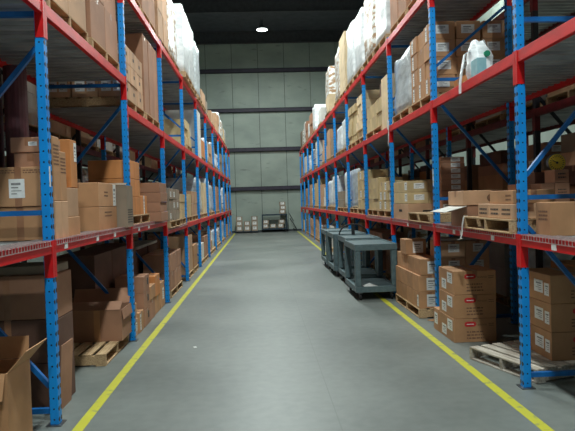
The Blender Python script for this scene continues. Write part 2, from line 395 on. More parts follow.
# ------------------------------------------------------------------ cartons
def mark(parent, dx, dy, dz, face, u0, u1, v0, v1, kind):
    """thin print or label on a carton face; u from the camera side / aisle side, v from the bottom"""
    m = MB(); t = .0015
    def pl(a0, a1, b0, b1, mat, t0=0, t1=t):
        if face == '-y': m.box(-dx/2+a0*dx, -dx/2+a1*dx, -dy/2-t1, -dy/2-t0, b0*dz, b1*dz, mat)
        elif face == '+x': m.box(dx/2+t0, dx/2+t1, -dy/2+a0*dy, -dy/2+a1*dy, b0*dz, b1*dz, mat)
        elif face == '-x': m.box(-dx/2-t1, -dx/2-t0, -dy/2+a0*dy, -dy/2+a1*dy, b0*dz, b1*dz, mat)
    du, dv = u1-u0, v1-v0
    if kind == 'label':
        pl(u0, u1, v0, v1, 'label')
        for (a, b, c, d) in ((.15, .75, .68, .8), (.15, .6, .52, .58), (.15, .8, .36, .4), (.15, .5, .2, .25)):
            pl(u0+a*du, u0+b*du, v0+c*dv, v0+d*dv, 'greyink', t, t*1.6)
        nm = 'shipping_label'
    elif kind == 'lozenge':
        n = 20; pts = []
        for i in range(n):
            a = 2*PI*i/n; ca, sa = math.cos(a), math.sin(a)
            uu = u0+du*(.5+.5*math.copysign(abs(ca)**.6, ca)); vv = v0+dv*(.5+.5*math.copysign(abs(sa)**.6, sa))
            pts.append((-dx/2+uu*dx, -dy/2-.0018, vv*dz) if face == '-y' else (dx/2+.0018, -dy/2+uu*dy, vv*dz))
        m.quad(pts, 'redink'); pl(u0+.2*du, u0+.8*du, v0+.42*dv, v0+.56*dv, 'label', .0019, .0024); nm = 'red_logo'
    elif kind in ('print', 'faded'):
        ink = 'ink' if kind == 'print' else 'fadedink'
        n = max(2, int(dv*dz/.028))
        for i in range(n):
            a = u0; vb = v0+dv*(i+.2)/n; vt = vb+dv*.42/n
            while a < u1-.04*du:
                wd = du*random.uniform(.06, .22); pl(a, min(a+wd, u1), vb, vt, ink); a += wd+du*.05
        nm = 'printed_text'
    elif kind == 'hole':
        pl(u0, u1, v0, v1, 'rubber'); nm = 'hand_hole'
    elif kind == 'emblem':
        n = 16
        cu, cv = (u0+u1)/2, (v0+v1)/2
        pts = [(-dx/2+(cu+du/2*math.cos(2*PI*i/n))*dx, -dy/2-.002, (cv+dv/2*math.sin(2*PI*i/n))*dz) for i in range(n)]
        m.quad(pts, 'fadedink'); nm = 'printed_emblem'
    elif kind == 'tan2':
        pl(u0, u1, v0, v1, 'tape'); nm = 'packing_tape'
    elif kind == 'dot':
        pl(u0, u1, v0, v1, 'ink'); nm = 'printed_mark'
    m.build(nm, parent, fix=True)
STUFF = MB(); NC = [0]
YS = []; YFAR = 13.6
def carton(x0, x1, y0, y1, z0, z1, mat, label, group=None, rz=0, tape='y', marks=(), cat='box', name='carton', z_up=None):
    if x1 < x0: x0, x1 = x1, x0
    if (YFAR < y0 < 30) or ((x0 > 3.3 or x0 < -3) and y0 > 8.3):
        STUFF.box(x0, x1, y0, y1, z0, z1, mat); return None
    YS.append((x0, y0, z0))
    cx, cy = (x0+x1)/2, (y0+y1)/2; dx, dy, dz = x1-x0, y1-y0, z1-z0
    NC[0] += 1
    o = MB().box(-dx/2, dx/2, -dy/2, dy/2, 0, dz, mat).build(name, None, (cx, cy, z0), rz, bevel=.004 if cy < 16 else 0)
    tag(o, label, cat, group)
    if tape and cy < 14:
        t = .0008; w_ = .028; m = MB()
        if tape == 'y':    # tape along y, folding down over the camera-side face
            m.box(-w_, w_, -dy/2-t, dy/2+t, dz, dz+t, 'tape'); m.box(-w_, w_, -dy/2-t, -dy/2, dz-min(.07, dz*.6), dz, 'tape')
            m.box(-w_, w_, dy/2, dy/2+t, dz-min(.07, dz*.6), dz, 'tape')
        elif tape == 'full':
            m.box(-w_, w_, -dy/2-t, dy/2+t, dz, dz+t, 'tape'); m.box(-w_, w_, -dy/2-t, -dy/2, 0, dz, 'tape')
        else:
            m.box(-dx/2-t, dx/2+t, -w_, w_, dz, dz+t, 'tape')
            for s in (-1, 1): m.box(min(s*dx/2, s*(dx/2+t)), max(s*dx/2, s*(dx/2+t)), -w_, w_, dz-min(.07, dz*.6), dz, 'tape')
        m.build('packing_tape', o)
    for mk in marks: mark(o, dx, dy, dz, *mk)
    return o
# pallet prototype: 1.02 (x) by 1.2 (y), 0.13 high
def make_pallet(mat):
    r = empty('wooden_pallet')
    td = MB(); n = 7
    for i in range(n):
        a = -.51+i*(1.02-.11)/(n-1); td.box(a, a+.11, -.6, .6, .112, .13, mat)
    td.build('top_deck', r, bevel=.003)
    bd = MB()
    for i in range(3):
        a = -.51+i*(1.02-.11)/2; bd.box(a, a+.11, -.6, .6, 0, .016, mat)
    bd.build('bottom_deck', r, bevel=.003)
    for y in (-.58, 0, .58): MB().box(-.51, .51, y-.02, y+.02, .0165, .1115, mat).build('stringer', r)
    return r
PAL = {'wood': make_pallet('wood'), 'greywood': make_pallet('greywood')}
palused = set()
def pallet(cx, cy, z, label, mat='wood', rz=0, sx=1, sy=1, group='wooden pallets'):
    p = PAL[mat] if mat not in palused else copy_tree(PAL[mat]); palused.add(mat)
    p.location = (cx, cy, z); p.rotation_euler = (0, 0, rz); p.scale = (sx, sy, 1)
    return tag(p, label, 'pallet', group)
ORD = ['first', 'second', 'third', 'fourth', 'fifth', 'sixth', 'seventh', 'eighth', 'ninth', 'tenth', 'eleventh']
LV = ['floor level', 'first shelf', 'second shelf', 'top shelf']
WORD = {'tan': 'tan', 'brown': 'brown', 'dark': 'dark brown', 'orange': 'orange-tan', 'yellow': 'pale yellowish', 'greyed': 'greyish', 'kraft': 'kraft', 'whitebox': 'white', 'litcard': 'brightly lit'}
def zbase(side, i, lv):
    if lv == 0: return 0.0
    return {'left': lvl_left, 'right': lvl_right, 'rear left': lambda i: [1.233, 2.7, 4.3], 'rear right': lambda i: [1.25, 2.75, 4.3]}[side](i)[lv-1]+.0475
def xface(side): return {'left': (LX-.03, -1), 'right': (RX+.03, 1), 'rear left': (BLX-.1, -1), 'rear right': (BRX+.1, 1)}[side]
def where(side, i, lv):
    r = {'left': 'left rack', 'right': 'right rack', 'rear left': 'rear left rack', 'rear right': 'rear right rack'}[side]
    return '%s bay, %s, %s' % (ORD[i-1] if i > 0 else 'front', r, LV[lv])
def grid(side, i, lv, y0, y1, h, ny, nz, mat, which, nx=1, d=None, pal=True, marks=(), jit=.012, miss=(), far=False, ztop=None, pmat='wood', setback=0, nmarks=(), nxrow=None, depth=1.0):
    """a pallet load of cartons: ny columns along the aisle, nz layers, aisle face outwards"""
    xf, s = xface(side); xf += s*setback
    z = zbase(side, i, lv); w_ = where(side, i, lv)
    if pal:
        pallet(xf+s*.51, (y0+y1)/2, z, 'pallet under %s cartons, %s load, %s' % (WORD[mat], which, w_), pmat, 0, 1, (y1-y0)/1.2)
        z += .132
    hz = h/nz; ly = (y1-y0)/ny; d = d or .5
    for iz in range(nz):
        for iy in range(ny):
            for ix in range(nx):
                if (ix, iy, iz) in miss or (iy, iz) in miss: continue
                if ix > 0 and not (iy == 0 or (iz == nz-1 and z+h < 1.75)): continue
                a = y0+iy*ly+.004; b = y0+(iy+1)*ly-.004
                j = random.uniform(0, jit)*s; xa = xf+s*.01+j+s*ix*(d+.006); xb = xf+s*d+j+s*ix*(d+.006)
                if far:
                    STUFF.box(min(xa, xb), max(xa, xb), a, b, z+iz*hz, z+(iz+1)*hz-.003, mat); continue
                ln = 'bottom layer' if iz == 0 else ('top layer' if iz == nz-1 else '%s layer' % ORD[iz])
                cn = ['near column', 'far column'][iy] if ny == 2 else ('%s column' % ORD[iy])
                parts_ = []
                if nz > 1: parts_.append(ln)
                if ny > 1: parts_.append(cn)
                if nx > 1: parts_.append(['aisle side', 'second inward', 'third inward'][ix])
                wt = WORD[mat].split()[0] if (nx > 1) else WORD[mat]
                lab = '%s carton, %s, %s load, %s' % (wt, ', '.join(parts_), which, w_) if parts_ else 'single %s carton, %s load, %s' % (WORD[mat], which, w_)
                lab = lab.replace(', first shelf', ' first shelf').replace(' bay, ', ' bay ')
                mk = list(marks) if ix == 0 and (len(marks) == 0 or marks[0][5] == 'dot' or random.random() < .65) else []
                if iy == 0: mk += list(nmarks)
                carton(xa, xb, a, b, z+iz*hz, z+(iz+1)*hz-.003, mat, lab, 'cartons, %s load, %s' % (which, w_), 0, 'x', mk)
def wrapped(side, i, lv, y0, y1, h, mat, which, pal=True, d=1.0, label=None, z=None, setback=0):
    xf, s = xface(side); xf += s*setback; z = zbase(side, i, lv); w_ = where(side, i, lv)
    if pal:
        pallet(xf+s*.51, (y0+y1)/2, z, 'pallet under film wrapped load, %s load, %s' % (which, w_), 'wood', 0, 1, (y1-y0)/1.2); z += .132
    # lumpy block: rounded, sagging film over uneven cartons
    n = 7; nzz = 9; bm = bmesh.new(); bmesh.ops.create_cube(bm, size=1)
    bmesh.ops.subdivide_edges(bm, edges=list(bm.edges), cuts=6, use_grid_fill=True)
    L_ = (y1-y0)-.04; rnd = random.Random(int(y0*100)+i*7+lv)
    ph = [rnd.uniform(0, 6) for _ in range(6)]
    for v in bm.verts:
        c = v.co; t = c.z+.5
        st = .5+.5*math.tanh(6*math.sin(t*nzz*1.2+ph[0]))      # carton courses showing through the film
        k_ = 1-.022*st-.02*t
        rx = .006*math.sin(7*c.y+ph[1]+5*t); ry = .006*math.sin(6*c.x+ph[2]+6*t)
        top = .05*math.sin(5*c.y+ph[3])*(t > .95) + .04*math.sin(6*c.x+ph[4])*(t > .95)
        v.co = ((c.x*k_+rx)*d*.97, (c.y*k_+ry)*L_, t*h+min(top, 0)*h*.6)
    bmesh.ops.bevel(bm, geom=[e for e in bm.edges if e.is_manifold and e.calc_face_angle(0) > 1.0], offset=.02, segments=2, affect='EDGES')
    me = bpy.data.meshes.new('wrapped_load'); bm.to_mesh(me); bm.free(); me.materials.append(M[mat])
    me.polygons.foreach_set('use_smooth', [True]*len(me.polygons))
    o = link('wrapped_load', me, None, (xf+s*(.02+d/2), (y0+y1)/2, z+.001))
    wd = {'film': 'white', 'filmbrown': 'patchy brown', 'filmgrey': 'grey'}[mat]
    return tag(o, label or '%s film wrapped stack of goods, %s load, %s' % (wd, which, w_), 'wrapped goods', 'film wrapped loads')

# ------------------------------------------------------------------ stock
LAB = ('-y', .3, .62, .35, .75, 'label')
def open_carton(x0, x1, y0, y1, z0, h, mat, label, flaps, group='open cartons', rz=0, inner='dark'):
    dx, dy = x1-x0, y1-y0; t = .008; m = MB()
    m.box(-dx/2, dx/2, -dy/2, -dy/2+t, 0, h, mat).box(-dx/2, dx/2, dy/2-t, dy/2, 0, h, mat)
    m.box(-dx/2, -dx/2+t, -dy/2+t, dy/2-t, 0, h, mat).box(dx/2-t, dx/2, -dy/2+t, dy/2-t, 0, h, mat).box(-dx/2+t, dx/2-t, -dy/2+t, dy/2-t, 0, t, mat)
    o = m.build('open_carton', None, ((x0+x1)/2, (y0+y1)/2, z0), rz); tag(o, label, 'box', group)
    for (side, ln, ang, *fm) in flaps:      # ang: 0 = flat outwards, 90 = straight up
        ca, sa = math.cos(math.radians(ang)), math.sin(math.radians(ang)); f = MB(); q = .003; fmat = fm[0] if fm else mat
        if side in ('-x', '+x'):
            s = -1 if side == '-x' else 1; e = s*dx/2
            f.bar((e+s*.004, 0, h+.004), (e+s*(.004+ln*ca), 0, h+.004+ln*sa), dy*.96, .006, fmat, up=(0,0,1) if abs(ang) < 60 or abs(ang) > 120 else (1,0,0))
        else:
            s = -1 if side == '-y' else 1; e = s*dy/2
            f.bar((0, e+s*.004, h+.004), (0, e+s*(.004+ln*ca), h+.004+ln*sa), dx*.96, .006, fmat, up=(0,0,1) if abs(ang) < 60 or abs(ang) > 120 else (0,1,0))
        f.build('flap', o)
    return o
# ---- left, floor level
for k_, (za, zb) in enumerate(((0, .375), (.38, .755), (.76, 1.135))):
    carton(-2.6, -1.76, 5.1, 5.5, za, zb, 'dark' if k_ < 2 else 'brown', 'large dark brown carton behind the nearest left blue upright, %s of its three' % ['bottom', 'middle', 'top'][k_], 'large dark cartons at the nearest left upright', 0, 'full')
carton(-2.45, -1.8, 5.15, 5.55, 1.137, 1.21, 'greyed', 'flat grey package lying on the topmost large dark carton, left rack', None, 0, None)
o = MB().bar((-1.735, 5.13, 0.0), (-1.70, 5.13, .55), .3, .008, 'brown', up=(1,0,0))
o = o.build('cardboard_sheet'); tag(o, 'tan cardboard sheet leaning on the large dark cartons beside the left upright', 'cardboard')
open_carton(-2.16, -1.74, 4.02, 4.42, 0, .60, 'kraft', 'open tan carton with raised flaps on the floor before the nearest left upright', [('+x', .19, 48), ('-x', .2, 60), ('+y', .16, 84), ('-y', .18, -70)])
o = open_carton(-2.34, -1.88, 3.5, 3.86, 0, .52, 'tan', 'open tan carton with white taped edge at the bottom left corner', [('+x', .2, 62), ('+y', .18, 70), ('-x', .2, 50)])
MB().box(.205, .2325, -.1815, .1815, .30, .525, 'label').build('white_tape', o)
pallet(-2.21, 6.88, 0, 'pale pallet on the floor under the wide open brown carton, left rack', 'wood', 0, 1.0, .9)
o = open_carton(-2.38, -1.66, 6.93, 7.42, .132, .36, 'brown', 'wide open brown carton with vertical tape, standing on the left floor pallet', [('-y', .16, 150), ('+x', .12, -82), ('+y', .2, 60), ('-x', .2, 75)], 'open cartons')
MB().box(.04, .11, -.247, -.245, 0, .36, 'kraft').build('packing_tape', o)
pallet(-2.17, 7.6+.75, 0, 'low pallet carrying small cartons, second bay of left rack, floor level', 'wood', 0, .94, 1.1) if False else None
SP = 'small tan carton, %s, floor stack behind the wide open carton'
carton(-2.05, -1.67, 7.66, 7.86, 0, .22, 'tan', SP % 'front bottom', 'small floor cartons, left second bay', 0, 'x', [('+x', .3, .7, .3, .8, 'label')])
carton(-2.05, -1.68, 7.67, 7.86, .222, .42, 'tan', SP % 'front top', 'small floor cartons, left second bay', 0, 'x', [('-y', .8, .97, .1, .9, 'label')])
carton(-2.10, -1.66, 7.9, 8.2, 0, .27, 'kraft', SP % 'second from front, bottom', 'small floor cartons, left second bay', 0, 'x', [('+x', .2, .4, .1, .9, 'label')])
for k_ in range(3):
    carton(-2.05, -1.66, 8.26, 8.68, k_*.237, k_*.237+.234, 'brown', 'brown carton, %s of the three high floor stack, second bay of left rack' % ['bottom', 'middle', 'top'][k_], 'small floor cartons, left second bay', 0, 'x', [('+x', .6, .8, .4, .8, 'dot')])
carton(-2.1, -1.67, 8.73, 9.13, 0, .3, 'brown', 'brown carton under the light topped one, floor, second bay of left rack', None, 0, 'x')
carton(-2.1, -1.66, 8.73, 9.15, .303, .50, 'kraft', 'tan carton resting between two taller floor stacks, second bay of left rack', None, 0, 'x')
carton(-2.1, -1.68, 9.18, 9.62, 0, .27, 'kraft', 'tan carton, bottom of the orange-tan floor pair, second bay of left rack', None, 0, 'x')
carton(-2.1, -1.67, 9.18, 9.62, .273, .60, 'orange', 'orange-tan carton, top of a floor pair, second bay of left rack', None, 0, 'x')
carton(-2.0, -1.68, 9.68, 10.1, 0, .42, 'kraft', 'tan carton with white label nearest the third left upright, floor', None, 0, 'x', [('+x', .5, .85, .3, .75, 'label')])
for a, b, n in ((7.62, 8.5, 'near'), (8.52, 9.4, 'middle'), (9.42, 10.1, 'far')):
    for k_, (za, zb) in enumerate(((0, .54), (.543, 1.08))):
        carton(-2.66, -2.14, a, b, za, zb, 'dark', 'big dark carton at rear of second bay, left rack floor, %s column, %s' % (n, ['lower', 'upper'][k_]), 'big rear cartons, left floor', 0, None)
for k_, (a, b) in enumerate(((5.75, 6.25),)):
    carton(-2.68, -2.2, a, b, 0, .62, 'dark', 'dark carton between the large dark stack and the floor pallet, left', None, 0, None)
# left floor, bay 3: lower cartons with a pale board lying over the back ones
grid('left', 3, 0, 10.75, 12.25, .66, 3, 2, 'brown', 'near', 1, .5, True)
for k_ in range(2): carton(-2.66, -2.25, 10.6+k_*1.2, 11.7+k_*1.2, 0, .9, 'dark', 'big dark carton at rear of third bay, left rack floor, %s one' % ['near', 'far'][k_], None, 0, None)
o = MB().box(-.2, .2, -1.0, 1.0, 0, .05, 'whitebox').build('board', None, (-2.45, 11.8, .901)); tag(o, 'long pale board lying on rear cartons, third bay, left rack floor', 'board')
grid('left', 4, 0, 13.2, 14.3, .85, 2, 3, 'tan', 'near', 1, .5, True)
grid('left', 4, 0, 14.5, 15.4, .55, 2, 2, 'kraft', 'far', 1, .5, True)
grid('left', 5, 0, 16.1, 17.2, .45, 2, 1, 'whitebox', 'near', 1, .5, True)
grid('left', 5, 0, 17.3, 18.4, .6, 2, 2, 'brown', 'far', 1, .5, True)
# ---- left, first shelf
Z1 = 1.447
G = 'cartons on the nearest left first shelf'
carton(-2.155, -1.73, 4.86, 5.34, Z1, 1.72, 'kraft', 'tan carton with vertical tape under the white labelled carton, left shelf', G, 0, 'full')
carton(-2.16, -1.73, 4.85, 5.34, 1.723, 2.042, 'kraft', 'tan carton with large white paper label at the left edge, shelf above beam', G, 0, 'full', [('-y', .33, .62, .22, .70, 'label'), ('-y', .05, .45, .84, .95, 'faded'), ('-y', .6, .95, .84, .95, 'faded')])
carton(-2.01, -1.74, 4.95, 5.28, 2.045, 2.165, 'brown', 'small brown carton, lower of two on the white labelled carton', G, 0, 'y')
carton(-2.03, -1.74, 4.94, 5.28, 2.168, 2.29, 'brown', 'small brown carton with tiny label, upper of two on the white labelled carton', G, 0, 'y', [('-y', .5, .74, .42, .7, 'label')])
carton(-2.64, -2.2, 4.9, 5.4, Z1, 1.95, 'dark', 'dark carton at rear left edge behind the white labelled carton, shelf', G, 0, None)
for (ya, yb, zt, n) in ((4.87, 5.03, 2.29, 'near'), (5.035, 5.19, 2.18, 'far')):
    carton(-1.718, -1.665, ya, yb, Z1, 1.76, 'tan', 'narrow upright tan carton beside nearest left upright, %s column, lower' % n, G, 0, None)
    carton(-1.72, -1.668, ya, yb, 1.763, zt, 'kraft', 'narrow upright tan carton beside nearest left upright, %s column, upper' % n, G, 0, None, [('+x', .1, .9, .55, .9, 'faded')])
carton(-2.1, -1.70, 5.42, 5.60, 1.885, 2.32, 'orange', 'tall orange-brown carton with white strip standing right of nearest left upright', G, 0, None, [('+x', .55, .95, .55, .95, 'label')])
carton(-2.1, -1.69, 5.22, 5.6, Z1, 1.62, 'kraft', 'tan carton on the beam, below the tall orange-brown carton, lower', G, 0, None)
carton(-2.1, -1.70, 5.22, 5.6, 1.623, 1.88, 'tan', 'tan carton directly under the tall orange-brown carton', G, 0, None)
carton(-2.2, -1.70, 6.3, 7.06, Z1, 1.70, 'kraft', 'large tan carton with pen writing, lower of the big pair, left shelf', G, 0, 'y', [('+x', .3, .7, .55, .85, 'faded')])
carton(-2.2, -1.70, 6.3, 7.06, 1.703, 1.96, 'kraft', 'large tan carton with white side label, upper of the big pair, left shelf', G, 0, 'y', [('+x', .80, .97, .02, .98, 'label'), ('+x', .3, .5, .4, .7, 'faded'), ('-y', .0, .6, .8, .99, 'tan2')])
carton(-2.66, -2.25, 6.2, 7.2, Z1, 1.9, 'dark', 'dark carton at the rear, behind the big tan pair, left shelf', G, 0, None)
o = open_carton(-2.2, -1.585, 7.10, 7.42, Z1, .50, 'greyed', 'open greyish carton with black writing jutting out over the beam, left shelf', [('-y', .1, 165), ('-x', .1, 80)])
mark(o, .615, .32, .5, '+x', .1, .9, .1, .45, 'print')
for i_, x_ in enumerate((-2.56, -2.32)):
    o = MB().cyl((0,0,0), (0,0,1.62), .105, 20, 'maroon').build('fabric_roll', None, (x_, 5.82, Z1), smooth=False)
    MB().cyl((0,0,1.6205), (0,0,1.624), .03, 12, 'dark').build('core', o)
    tag(o, 'tall dark maroon roll standing behind the nearest left upright, %s one' % ['rear', 'front'][i_], 'roll', 'maroon rolls')
# bay 2
zb = Z1+.133
pallet(-2.17, 8.3, Z1, 'pale pallet under orange-tan cartons, second bay, left rack first shelf', 'wood', 0, 1, 1.05)
for k_ in range(3):
    for q, (a, b) in enumerate(((7.7, 8.03), (8.035, 8.36))):
        carton(-2.2, -1.68, a, b, zb+k_*.24, zb+k_*.24+.237, 'orange', 'orange-tan carton, %s layer, %s one, second bay, left rack first shelf' % (['bottom', 'middle', 'top'][k_], ['near', 'far'][q]), 'orange-tan cartons', 0, None)
carton(-2.15, -1.69, 8.42, 8.88, zb, zb+.26, 'orange', 'single low orange-tan carton at far end of its pallet, left shelf', None, 0, 'x', [('+x', .45, .6, 0, 1, 'label')])
for k_ in range(4):
    carton(-2.1, -1.52-.012*(k_ % 2), 9.1, 9.75, Z1+k_*.15, Z1+k_*.15+.146, 'brown', 'flat brown carton jutting past the third left upright, %s of four' % ['bottom', 'second', 'third', 'top'][k_], 'jutting brown cartons', 0, 'y')
# bay 3 onwards
grid('left', 3, 1, 10.42, 11.75, .58, 3, 3, 'greyed', 'near', 1, .5, True, [('+x', .2, .5, .2, .7, 'label')], setback=-.08)
grid('left', 3, 1, 11.85, 12.95, .5, 2, 3, 'yellow', 'far', 1, .5, True, setback=-.03)
grid('left', 4, 1, 13.2, 14.4, .52, 3, 2, 'yellow', 'near', 1, .5, True, [('+x', .2, .7, .2, .7, 'label')])
grid('left', 4, 1, 14.5, 15.7, .6, 2, 2, 'tan', 'far', 1, .5, True)
wrapped('left', 5, 1, 16.1, 17.2, 1.0, 'filmgrey', 'near')
grid('left', 5, 1, 17.35, 18.5, .9, 2, 2, 'litcard', 'far', 1, .5, True)
wrapped('left', 6, 1, 18.9, 20.0, 1.1, 'film', 'near')
# ---- left, second shelf
grid('left', 1, 2, 4.9, 6.0, .9, 2, 2, 'tan', 'near', 1, .8, True)
grid('left', 1, 2, 6.15, 7.3, 1.0, 2, 2, 'brown', 'far', 1, .8, True)
grid('left', 2, 2, 7.58, 8.82, .70, 3, 3, 'tan', 'near', 3, .33, True, [('+x', .42, .58, .42, .62, 'dot')], nmarks=[('-y', .12, .5, .3, .85, 'label'), ('-y', .58, .9, .3, .85, 'label')])
grid('left', 2, 2, 8.95, 10.1, 1.18, 3, 1, 'brown', 'far', 1, .5, True)
grid('left', 3, 2, 10.6, 11.7, .35, 2, 2, 'brown', 'near', 1, .4, True, setback=.3)
grid('left', 4, 2, 13.9, 14.9, .6, 2, 3, 'yellow', 'near', 1, .5, True, jit=.08)
carton(-2.5, -1.64, 16.15, 16.95, 2.962, 4.25, 'whitebox', 'tall narrow white crate, fifth bay, left rack second shelf', None, 0, None, [('+x', .2, .8, .75, .95, 'label')])
grid('left', 5, 2, 17.3, 18.5, .5, 2, 2, 'orange', 'far', 1, .5, True)
wrapped('left', 6, 2, 18.9, 20.0, .7, 'film', 'near')
# ---- left, top shelf
grid('left', 1, 3, 4.9, 6.0, 1.2, 1, 2, 'tan', 'near', 1, .5, True)
wrapped('left', 1, 3, 6.15, 7.3, 1.3, 'filmbrown', 'far')
wrapped('left', 2, 3, 7.6, 8.8, 1.4, 'film', 'near')
grid('left', 2, 3, 8.95, 10.1, 1.1, 2, 2, 'brown', 'far', 1, .5, True)
grid('left', 3, 3, 10.42, 11.5, 1.0, 2, 2, 'tan', 'near', 1, .5, True)
wrapped('left', 3, 3, 11.6, 12.95, 1.35, 'filmbrown', 'far')
wrapped('left', 4, 3, 13.2, 14.4, 1.5, 'film', 'near', setback=-.1)
wrapped('left', 4, 3, 14.5, 15.7, 1.55, 'film', 'far', setback=-.08)
wrapped('left', 5, 3, 16.05, 17.15, 1.45, 'filmgrey', 'near', setback=-.08)
grid('left', 5, 3, 17.3, 18.5, .4, 2, 1, 'tan', 'far', 1, .5, True, setback=-.06)
# ---- right, floor level
PR = pallet(2.73, 5.72, 0, 'weathered pallet turned on the floor beside the nearest right upright', 'greywood', math.radians(18), .95, .78)
for k_ in range(3):
    carton(2.67, 3.22, 5.36, 5.95, .132+k_*.268, .132+k_*.268+.265, 'kraft', 'tan carton with red logo right of the nearest right upright, %s of three' % ['bottom', 'middle', 'top'][k_], 'red logo cartons at nearest right upright', 0, 'y',
        [('-y', .38, .8, .6, .85, 'lozenge'), ('-y', .36, .95, .15, .5, 'faded'), ('-x', .25, .55, .3, .75, 'label'), ('-x', .05, .2, .25, .7, 'label')])
for k_ in range(3):
    carton(2.19+.004*k_, 2.69+.004*k_, 6.70, 7.26, k_*.277, k_*.277+.274, 'kraft', 'tan carton with red logo, %s of the free floor stack of three, right side' % ['bottom', 'middle', 'top'][k_], 'red logo floor stack', 0, 'y',
        [('-y', .25, .52, .66, .88, 'lozenge'), ('-y', .56, .78, .70, .78, 'faded'), ('-y', .82, .94, .66, .82, 'faded'), ('-y', .3, .7, .12, .52, 'faded'), ('-x', .1, .42, .45, .9, 'label'), ('-x', .5, .8, .12, .55, 'label')])
carton(2.19, 2.6, 7.29, 7.5, 0, .28, 'kraft', 'small tan carton with white label, floor, behind the red logo stack', None, 0, None, [('-x', .2, .8, .3, .8, 'label')])
pallet(2.69, 8.85, 0, 'wooden pallet under the floor stack with white labels, right second bay', 'wood', 0, 1.02, 1.2)
zr = .133
for iz in range(4):
    for iy in range(4):
        if iz == 3 and iy != 2: continue
        a = 8.17+iy*.352
        carton(2.185+(.03 if iz == 2 else 0), 2.50, a, a+.347, zr+iz*.232, zr+iz*.232+.229, 'kraft', 'tan carton, %s layer, %s along the aisle, white label floor stack, right rack' % (['bottom', 'second', 'third', 'top'][iz], ORD[iy]), 'white label floor stack', 0, 'y',
               [('-y', .35, .85, .1, .85, 'label')] + ([('-x', .1, .3, .1, .8, 'label')] if iy == 0 and iz == 0 else []))
    for ix, (xa, xb) in enumerate(((2.51, 2.86), (2.87, 3.2))):
        carton(xa, xb, 8.17, 8.7, zr+iz*.232, zr+iz*.232+.229, 'tan', 'tan carton, %s layer, inner %s column, white label floor stack, right rack' % (['bottom', 'second', 'third', 'top'][iz], ['near', 'rear'][ix]), 'white label floor stack', 0, 'y', [('-y', .3, .75, .35, .85, 'label')])
o = MB().box(-.28, .28, -.2, .2, 0, .03, 'whitebox').build('cardboard_sheet', None, (2.8, 8.5, zr+4*.232+.002)); tag(o, 'pale cardboard sheet lying on the white label floor stack, right rack', 'cardboard')
grid('right', 3, 0, 10.3, 11.4, .6, 2, 2, 'dark', 'near', 1, .5, True, setback=.35)
grid('right', 3, 0, 11.45, 12.5, .7, 2, 2, 'brown', 'far', 1, .5, True, setback=.35)
grid('right', 4, 0, 12.8, 14.9, .8, 3, 2, 'brown', 'only', 1, .5, True, setback=.35)
# ---- right, first shelf
ZR = 1.345
carton(2.375, 2.98, 4.74, 5.0, ZR, 1.625, 'kraft', 'big paper wrapped carton right of the nearest right upright, on the shelf', None, 0, None, [('-x', .2, .8, .45, .8, 'faded')])
carton(2.75, 3.25, 3.6, 4.3, ZR, 1.9, 'dark', 'dark carton at the right picture edge, front bay of right rack', None, 0, None) if False else None
pallet(2.73, 5.76, ZR, 'pale pallet under three small cartons, first bay, right rack first shelf', 'wood', 0, 1, 1.0)
zp = ZR+.132
for k_, (a, b) in enumerate(((5.2, 5.46), (5.465, 5.74), (5.745, 6.02))):
    carton(2.25, 2.6, a, b, zp, zp+.135, 'tan', 'small tan carton with dark print on the pale pallet, %s from the camera' % ORD[k_], 'small printed cartons on pale pallet', 0, 'y', [('-x', .15, .85, .2, .8, 'print')])
carton(2.27, 2.66, 5.22, 5.75, zp+.138, zp+.26, 'kraft', 'tan carton lying on the three small printed cartons, right shelf', None, 0, 'y', [('-x', .08, .3, .2, .8, 'faded')])
G = 'brown cartons behind the paper wrapped carton'
carton(2.84, 2.975, 5.84, 6.08, zp, 1.80, 'brown', 'brown carton under the yellow dial, left one of the printed pair', G, 0, None, [('-y', .2, .8, .5, .8, 'print')])
carton(2.98, 3.13, 5.84, 6.08, zp, 1.80, 'brown', 'brown carton under the yellow dial, right one of the printed pair', G, 0, None, [('-y', .2, .8, .5, .85, 'print')])
carton(2.975, 3.125, 5.84, 6.05, 1.803, 1.935, 'brown', 'brown printed carton right before the yellow dial', G, 0, None, [('-y', .25, .8, .3, .85, 'print')])
carton(2.6, 2.76, 5.9, 6.1, zp, 1.80, 'brown', 'narrow brown carton directly behind the nearest right upright, shelf', G, 0, None)
carton(2.9, 3.27, 6.11, 6.33, zp, 1.925, 'dark', 'dark brown carton standing behind the yellow dial pair', G, 0, None)
d = empty('dial_gauge', (3.165, 6.16, 1.926)); tag(d, 'round yellow dial with dark pointer standing behind the brown cartons', 'dial')
MB().cyl((0,-.004,.096), (0,.04,.096), .096, 32, 'steel').build('case', d); MB().cyl((0,-.007,.096), (0,-.0045,.096), .092, 32, 'dial').build('dial_face', d)
m = MB()
for k_ in range(20):
    a = 2*PI*k_/20; m.bar((math.cos(a)*.062, -.0085, .096+math.sin(a)*.062), (math.cos(a)*.08, -.0085, .096+math.sin(a)*.08), .007, .001, 'ink', up=(0,1,0))
m.build('scale_marks', d); MB().bar((0, -.010, .096), (-.05, -.010, .122), .008, .002, 'ink', up=(0,1,0)).cyl((0,-.012,.096), (0,-.0085,.096), .013, 12, 'ink').build('pointer', d)
o = open_carton(2.28, 2.86, 6.42, 6.98, ZR, .235, 'brown', 'open brown carton with a long white flap out over the beam, right shelf', [('-x', .26, -14, 'whitebox')])
carton(2.24, 2.88, 6.44, 6.95, ZR+.247, ZR+.41, 'tan', 'long tan carton with round emblem lying across the open brown carton', None, 0, 'x', [('-y', .42, .58, .2, .75, 'emblem')])
s_ = MB(); pts = [(2.26, 6.36, 1.462), (2.215, 6.36, 1.466), (2.20, 6.365, 1.38), (2.195, 6.36, 1.30), (2.18, 6.37, 1.235)]
for a, b in zip(pts, pts[1:]): s_.bar(a, b, .035, .003, 'label', up=(1,0,0))
